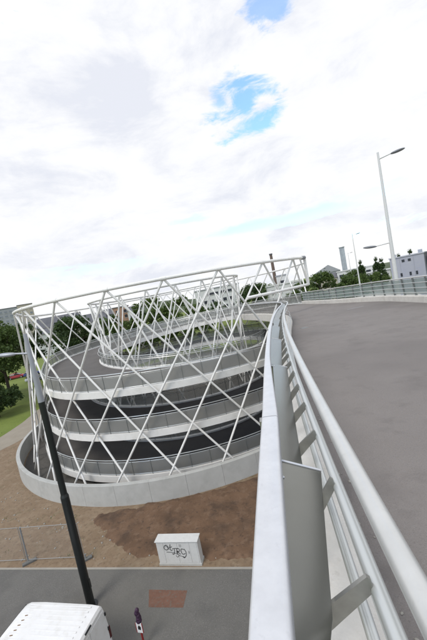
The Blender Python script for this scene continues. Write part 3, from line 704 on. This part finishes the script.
# ------------------------------------------------------------------ marker post
mk = thing('marker_post', 'red and white marker post with a dark purple wrapping on the street', 'marker post', (-4.72, 10.45, 0), R_(-15))
b = MB(); b.tube((0, 0, .04), (0, 0, 1.05), .035, .035, 12); b.build('pole', M['redpaint'], mk, smooth=50)
b = MB(); b.box((0, 0, .04), (.42, .30, .08)); b.build('foot', M['rubber'], mk, bevel=.02)
b = MB(); b.box((0, -.045, .82), (.22, .012, .38)); pl_ = b.build('sign_plate', M['signwhite'], mk, bevel=.003)
b = MB(); b.add([(-.06, -.0525, .76), (.05, -.0525, .74), (.07, -.0525, .86), (0, -.0525, .93), (-.05, -.0525, .86)], [(0, 1, 2, 3, 4)]); b.build('sign_symbol', M['ink'], pl_)
b = MB(); b.box((-.125, -.045, .82), (.025, .016, .38)); b.box((.125, -.045, .82), (.025, .016, .38)); b.build('sign_edge', M['redpaint'], pl_)
b = MB(); rr = random.Random(5)
for k in range(5): b.ell((rr.uniform(-.02, .02), rr.uniform(-.02, .02), 1.05 + .1 * k), (.11 - .008 * k, .10 - .008 * k, .10), k, 10, 7)
b.build('wrapping', M['purple'], mk, smooth=80)

# ------------------------------------------------------------------ trees
def crown_mesh(seed, rx, ry, rz, z0, nl, leaf, clumps, narrow=0):
    r = random.Random(seed); cl = []
    for _ in range(clumps):
        while True:
            v = Vector((r.uniform(-1, 1), r.uniform(-1, 1), r.uniform(-1, 1)))
            if .15 < v.length < 1: break
        v *= (.80 + .22 * r.random()) / max(.55, v.length) if r.random() < .7 else 1
        k = 1 - narrow * max(0, v.z) ** 1.2
        cl.append((Vector((v.x * rx * k, v.y * ry * k, z0 + v.z * rz)), r.uniform(.16, .34) * min(rx, rz) * (1 if not narrow else 2.2)))
    b = MB()
    for _ in range(nl):
        c, s = r.choice(cl)
        d = Vector((r.gauss(0, 1), r.gauss(0, 1), r.gauss(0, .8))); d = d.normalized() * s * r.random() ** .45
        p = c + d; nn = Vector((r.gauss(0, 1), r.gauss(0, 1), r.gauss(.6, 1))).normalized(); a = nn.orthogonal().normalized(); a.rotate(Matrix.Rotation(r.uniform(0, 6.28), 3, nn)); bb = nn.cross(a)
        l = leaf * r.uniform(.6, 1.35); w = l * r.uniform(.45, .7)
        b.add([p - a * l, p - bb * w + nn * l * .15, p + a * l, p + bb * w + nn * l * .15], [(0, 1, 2, 3)])
    return b, cl
def tree(loc, h, rx, m, label, group, seed=1, nl=2600, leaf=.26, narrow=0, trunk=.22, z0f=.60, rzf=.40, clumps=46):
    t = thing('tree', label, 'tree', loc, 0, group)
    b, cl = crown_mesh(seed, rx, rx, h * rzf, h * z0f, nl, leaf, clumps, narrow); b.build('crown', M[m], t, bevel=None)
    b = MB(); r = random.Random(seed + 9); top = Vector((r.uniform(-.2, .2), r.uniform(-.2, .2), h * .8)); mid = Vector((r.uniform(-.15, .15), 0, h * .35))
    b.tube((0, 0, -.1), mid, trunk, trunk * .75, 9, False); b.tube(mid, top, trunk * .75, trunk * .15, 9, False)
    for k in range(7):
        c, s = r.choice(cl); st = mid.lerp(top, r.uniform(0, .6)); b.tube(st, c, trunk * .38, .03, 6, False)
    b.build('trunk', M['bark'], t, smooth=60); return t
def clone(src, loc, s, rz, label=None, sz=None):
    c = copy_tree(src); c.location = loc; c.scale = (s, s, sz or s); c.rotation_euler = (0, 0, rz)
    if label: c['label'] = label
    return c
# the big trees on the left, in front of the lawn
GL = 'big trees left of the spiral'
tree((-36.6, 53.0, 0), 14.4, 5.0, 'leafA', 'big leafy tree beside the lattice, its crown above the parked cars', GL, 11, 11000, .24, 0, .30, .70, .30, 100)
tree((-44, 57, 0), 14.8, 5.6, 'leafA', 'big tree cut by the left edge of view behind the lamp arm', GL, 12, 9000, .27, 0, .34, .58, .42, 80)
tree((-44.5, 73, 0), 13.6, 4.4, 'leafB', 'dark tree between the lamp head and the lattice, behind the nearest big tree', GL, 13, 6000, .27, 0, .3, .68, .32, 60)
tree((-34.9, 47.0, 0), 5.8, 3.3, 'leafB', 'low dark tree on the lawn under the lamp arm', GL, 14, 6500, .19, 0, .18, .56, .44, 60)
GB = 'trees behind the spiral ramp'
A = tree((-29.0, 66, 0), 13.2, 4.8, 'leafB', 'dark tree seen through the left end of the lattice', GB, 21, 6000, .28)
Bt = tree((-13.7, 72.5, 0), 14.0, 4.8, 'leafC', 'light green tree tallest behind the middle of the lattice', GB, 22, 6000, .28)
Ct = tree((-22.0, 69, 0), 11.4, 4.4, 'leafA', 'rounded mid green tree behind the left half of the lattice', GB, 23, 6000, .28)
clone(A, (-35, 77, 0), 1.02, 1.1, 'dark tree behind the left end of the lattice, next to the lawn')
clone(A, (-17.5, 79, 0), .86, 2.1, 'dark tree right of the rounded mid green one behind the lattice')
clone(Bt, (-8.2, 74, 0), .92, .8, 'light green tree right of the tallest one behind the lattice')
clone(Ct, (-3.6, 80, 0), .88, 2.4, 'small rounded tree left of the white office block')
clone(Ct, (-27, 77, 0), 1.0, 4.0, 'mid green tree filling the gap behind the dark trees')
clone(A, (2.0, 112, 0), .72, 3.0, 'small dark tree in front of the white office block')
clone(A, (14.7, 108, 0), 1.0, 1.9, 'dark tree left of the brick chimney')
clone(Bt, (20, 116, 0), .9, 2.9, 'light tree just behind the brick chimney foot')
bigr = tree((25.0, 70, 0), 12.6, 3.6, 'leafA', 'round green tree just right of the lattice end', 'trees beyond the right railing', 31, 5200, .24, 0, .28, .6, .4, 60)
clone(bigr, (21.6, 74, 0), .90, 1.5, 'round green tree touching the lattice end post')
clone(Ct, (44, 96, 0), .95, .6, 'green tree below the grey tower'); clone(A, (56, 116, 0), .82, 2.6, 'dark tree between the poplars and the white terraces')
clone(Ct, (37, 82, 0), .86, 3.3, 'green bush like tree under the middle lamp'); clone(Bt, (50, 92, 0), .66, 5.0, 'light shrubby tree below the poplars')
GP = 'poplars on the slope'
pop = tree((53, 107.7, 0), 14.0, 1.1, 'leafB', 'narrow dark poplar, leftmost of the poplar row', GP, 41, 3600, .24, .45, .16, .53, .46, 70)
for k, (x, y, s_2, lb) in enumerate([(57.5, 106, 1.0, 'narrow dark poplar, second of the row'), (61.5, 110, .95, 'narrow dark poplar, third of the row, before the white terraces'), (69, 112, .98, 'narrow dark poplar left of the nearest bridge lamp'), (72.5, 111, 1.03, 'narrow dark poplar right behind the nearest bridge lamp'), (17.2, 118, .98, 'thin poplar left of the chimney'), (13.2, 120, .9, 'thinner poplar farther left of the chimney')]):
    clone(pop, (x, y, 0), s_2, k * 1.3, lb)
# far wooded slope
hb = MB(); rr = random.Random(2); nx = 90; vs = []; 
for i in range(nx):
    a = R_(-75 + 150 * i / (nx - 1))
    hgt = 15 - 10 * min(1, max(0, (i - 42) / 12)) + 3 * math.sin(i * .21 + 1) + 2.0 * math.sin(i * .53) + rr.uniform(-.8, .8)
    for d, z in ((330, -1), (390, hgt * .7), (450, hgt), (700, hgt * .9), (900, -1)): vs.append((d * math.sin(a), d * math.cos(a), z))
hb.add(vs, [(i * 5 + k, (i + 1) * 5 + k, (i + 1) * 5 + k + 1, i * 5 + k + 1) for i in range(nx - 1) for k in range(4)])
tag(hb.build('hills', M['hillgreen'], smooth=80), kind='structure')

# ------------------------------------------------------------------ buildings
def building(name, label, cat, x, y, w, d, h, wall, wins=(), roof='flat', roofm='slate', rz=None, group=None, winm='window_dark', roofh=2.5, base=0):
    """front face centre at (x, y) turned towards the camera unless rz is given; wins: (x0, x1, z0, z1) on the front"""
    rz = math.atan2(-x, y) if rz is None else rz
    t = thing(name, label, cat, (x, y, base), rz, group)
    b = MB(); b.box((0, d / 2, h / 2), (w, d, h)); b.build('wall', M[wall], t)
    if roof == 'flat':
        b = MB(); b.box((0, d / 2, h + .2), (w + .5, d + .5, .4)); b.build('roof', M[roofm], t)
    elif roof == 'gable':
        b = MB(); b.prism([(0, -.4, h - .1), (0, d + .4, h - .1), (0, d / 2, h + roofh)], (-w / 2 - .3, 0, 0), (w / 2 + .3, 0, 0)); b.build('roof', M[roofm], t)
    elif roof == 'shed':
        b = MB(); b.prism([(-w / 2 - .3, 0, h), (w / 2 + .3, 0, h), (w * .1, 0, h + roofh), ], (0, -.3, 0), (0, d + .3, 0)); b.build('roof', M[roofm], t)
    for x0, x1, z0, z1 in wins:
        b = MB(); b.box(((x0 + x1) / 2, -.03, (z0 + z1) / 2), (x1 - x0, .08, z1 - z0)); wn = b.build('window', M[winm], t)
        b = MB(); b.box(((x0 + x1) / 2, -.10, z0 - .08), (x1 - x0 + .3, .25, .12)); b.build('sill', M['render_white'], wn)
    return t
def grid(w, n, z0s, ww, wh): return [(-w / 2 + w * (i + .5) / n - ww / 2, -w / 2 + w * (i + .5) / n + ww / 2, z, z + wh) for i in range(n) for z in z0s]
building('apartment_block', 'pale blue grey apartment slab at the far left', 'building', -162, 253, 17, 10, 33, 'render_grey', grid(17, 5, [14, 18, 22, 26, 29.5], 1.8, 1.4), winm='window_haze_grey')  # both slabs: distance haze is put into the greyed window colour
building('apartment_block', 'beige apartment slab beside the pale blue grey one', 'building', -150, 260, 11, 10, 34, 'render_beige', grid(11, 3, [18, 22, 26, 30], 1.8, 1.4), winm='window_haze_grey')
building('row_building', 'long low building with a dark slate roof behind the trees on the left', 'building', -73, 152, 20, 12, 12.0, 'render_beige', grid(20, 6, [8.5], 1.6, 1.6), 'gable', 'slate', roofh=4.8)
building('row_building', 'middle dark roofed building of the row behind the left lattice end', 'building', -59, 158, 12, 10, 10.5, 'render_white', grid(12, 4, [7], 1.4, 1.5), 'gable', 'slate', roofh=4.2)
building('row_building', 'dark roofed building left of the orange house', 'building', -51.5, 164, 8, 10, 12.5, 'render_grey', grid(8, 3, [9], 1.2, 1.5), 'gable', 'slate', roofh=3.0)
building('house', 'white house in front of the long dark roofed building', 'building', -69.5, 134, 11, 8, 9.5, 'render_white', grid(11, 3, [6], 1.2, 1.5), 'gable', 'slate', roofh=2.2)
building('house', 'narrow white gabled house behind the left lattice end', 'building', -50.0, 141, 4.4, 7, 11.5, 'render_white', grid(4.4, 1, [6.5], 1.2, 1.8), 'gable', 'slate', roofh=1.2)
building('house', 'orange rendered house seen through the lattice', 'building', -43, 152, 7.5, 8, 14.8, 'render_orange', grid(7.5, 2, [9.5, 12], 1.3, 1.4), 'flat')
building('house', 'white house beside the orange one', 'building', -36, 150, 7, 8, 12.2, 'render_white', grid(7, 2, [9], 1.3, 1.5), 'gable', 'slate', roofh=2)
building('office_block', 'white office block with a dark window band behind the spiral', 'building', 4, 140, 20, 14, 14.8, 'render_white', [(-4.5, 0.4, 12.2, 13.2), (1.0, 6.5, 12.2, 13.3)] + grid(20, 7, [5.5, 8.6], 1.6, 1.4), 'flat', 'render_grey')
building('office_block', 'low white building with three dark windows near the chimney', 'building', 26, 107, 12.5, 10, 11.0, 'render_white', [(-4.6, -3.4, 8.3, 9.6), (-2.4, -1.2, 8.4, 9.7), (3.4, 4.6, 9.0, 10.3), (-4.6, -1, 5, 6.2)], 'flat', 'render_white')
building('stair_tower', 'small white rooftop block above the low white building', 'building', 28.8, 120, 4.5, 4, 14.2, 'render_white', [(-.9, .9, 11.2, 12.4)], 'flat', 'render_grey')
building('hall', 'grey building with a slanted roof left of the grey tower', 'building', 64, 168, 14, 12, 12.0, 'render_grey', grid(15, 4, [8, 10.2], 2.2, 1.2), 'shed', 'render_grey', roofh=4.0)
building('tower_block', 'slim grey tower rising above the trees beyond the railing', 'building', 105, 238, 3.6, 5, 28.5, 'tower_grey', [], 'flat', 'tower_grey')
building('terrace_house', 'white terraced block on the slope behind the poplars', 'building', 63, 134, 14, 9, 11.2, 'render_white', grid(14, 4, [6.0, 8.6], 1.8, 1.3), 'flat', 'render_white')
building('terrace_house', 'lower white terrace left of the nearest bridge lamp', 'building', 66, 122, 9, 8, 8.6, 'render_white', [(-3.6, 3.6, 5.4, 7.2)], 'flat', 'render_white')
building('house', 'pale house between the round tree and the grey tower', 'building', 52, 138, 9, 8, 9.4, 'render_beige', grid(9, 3, [6.5], 1.2, 1.2), 'gable', 'slate', roofh=2)
# grey clad hall on the right
cu = thing('clad_hall', 'lilac grey metal clad building above the right railing', 'building', (40.9, 64.0, 0), R_(-40))
b = MB(); b.box((0, 5, 6.1), (6.0, 10, 12.2)); b.build('wall', M['cube_clad'], cu)
b = MB(); b.box((0, 5, 12.3), (6.3, 10.3, .22)); b.build('parapet', M['cube_clad_pale'], cu)
for x in (-1.2, 1.2): b = MB(); b.box((x, -.012, 6.1), (.05, .03, 12.0)); b.build('cladding_joint', M['render_grey'], cu)
for x in (-2.2, -1.2, .4, 1.5): b = MB(); b.box((x, -.03, 8.6), (.35, .08, .7)); b.build('window', M['window_dark'], cu)
for x in (-2.3, -.6, .5): b = MB(); b.box((x, -.03, 11.4), (.5, .08, .5)); b.build('window', M['window_dark'], cu)
for x, z in ((-2.6, 12.7), (2.2, 12.75)): b = MB(); b.box((x, 3, z), (.7, .7, .6)); b.build('roof_vent', M['tower_grey'], cu)
an = thing('hall', 'pale building with an overhanging white roof at the right edge beyond the lilac grey one', 'building', (46.9, 60.6, 0), R_(-40))
b = MB(); b.box((0, 6, 5.8), (6, 9, 11.6)); b.build('wall', M['cube_clad_pale'], an)
b = MB(); b.box((.5, 5.2, 12.6), (7.4, 11.5, .35)); b.build('roof', M['render_white'], an)
for x in (-2.4, .2, 2.8): b = MB(); b.tube((x, 0.2, 0), (x, .2, 12.45), .12, .12, 8); b.build('column', M['lamphead'], an)
b = MB(); b.box((0, 1.46, 9.6), (5.4, .08, 2.2)); b.build('window', M['window_dark'], an)
ch = thing('brick_chimney', 'tall brown brick chimney rising behind the lattice', 'chimney', (31.8, 146.6, 0))
b = MB(); b.tube((0, 0, 0), (0, 0, 25), 1.0, .62, 16); b.build('shaft', M['chimney_brick'], ch, smooth=50)
b = MB(); b.tube((0, 0, 25), (0, 0, 25.6), 0.78, 0.78, 16); b.build('cap', M['slate'], ch, smooth=40)
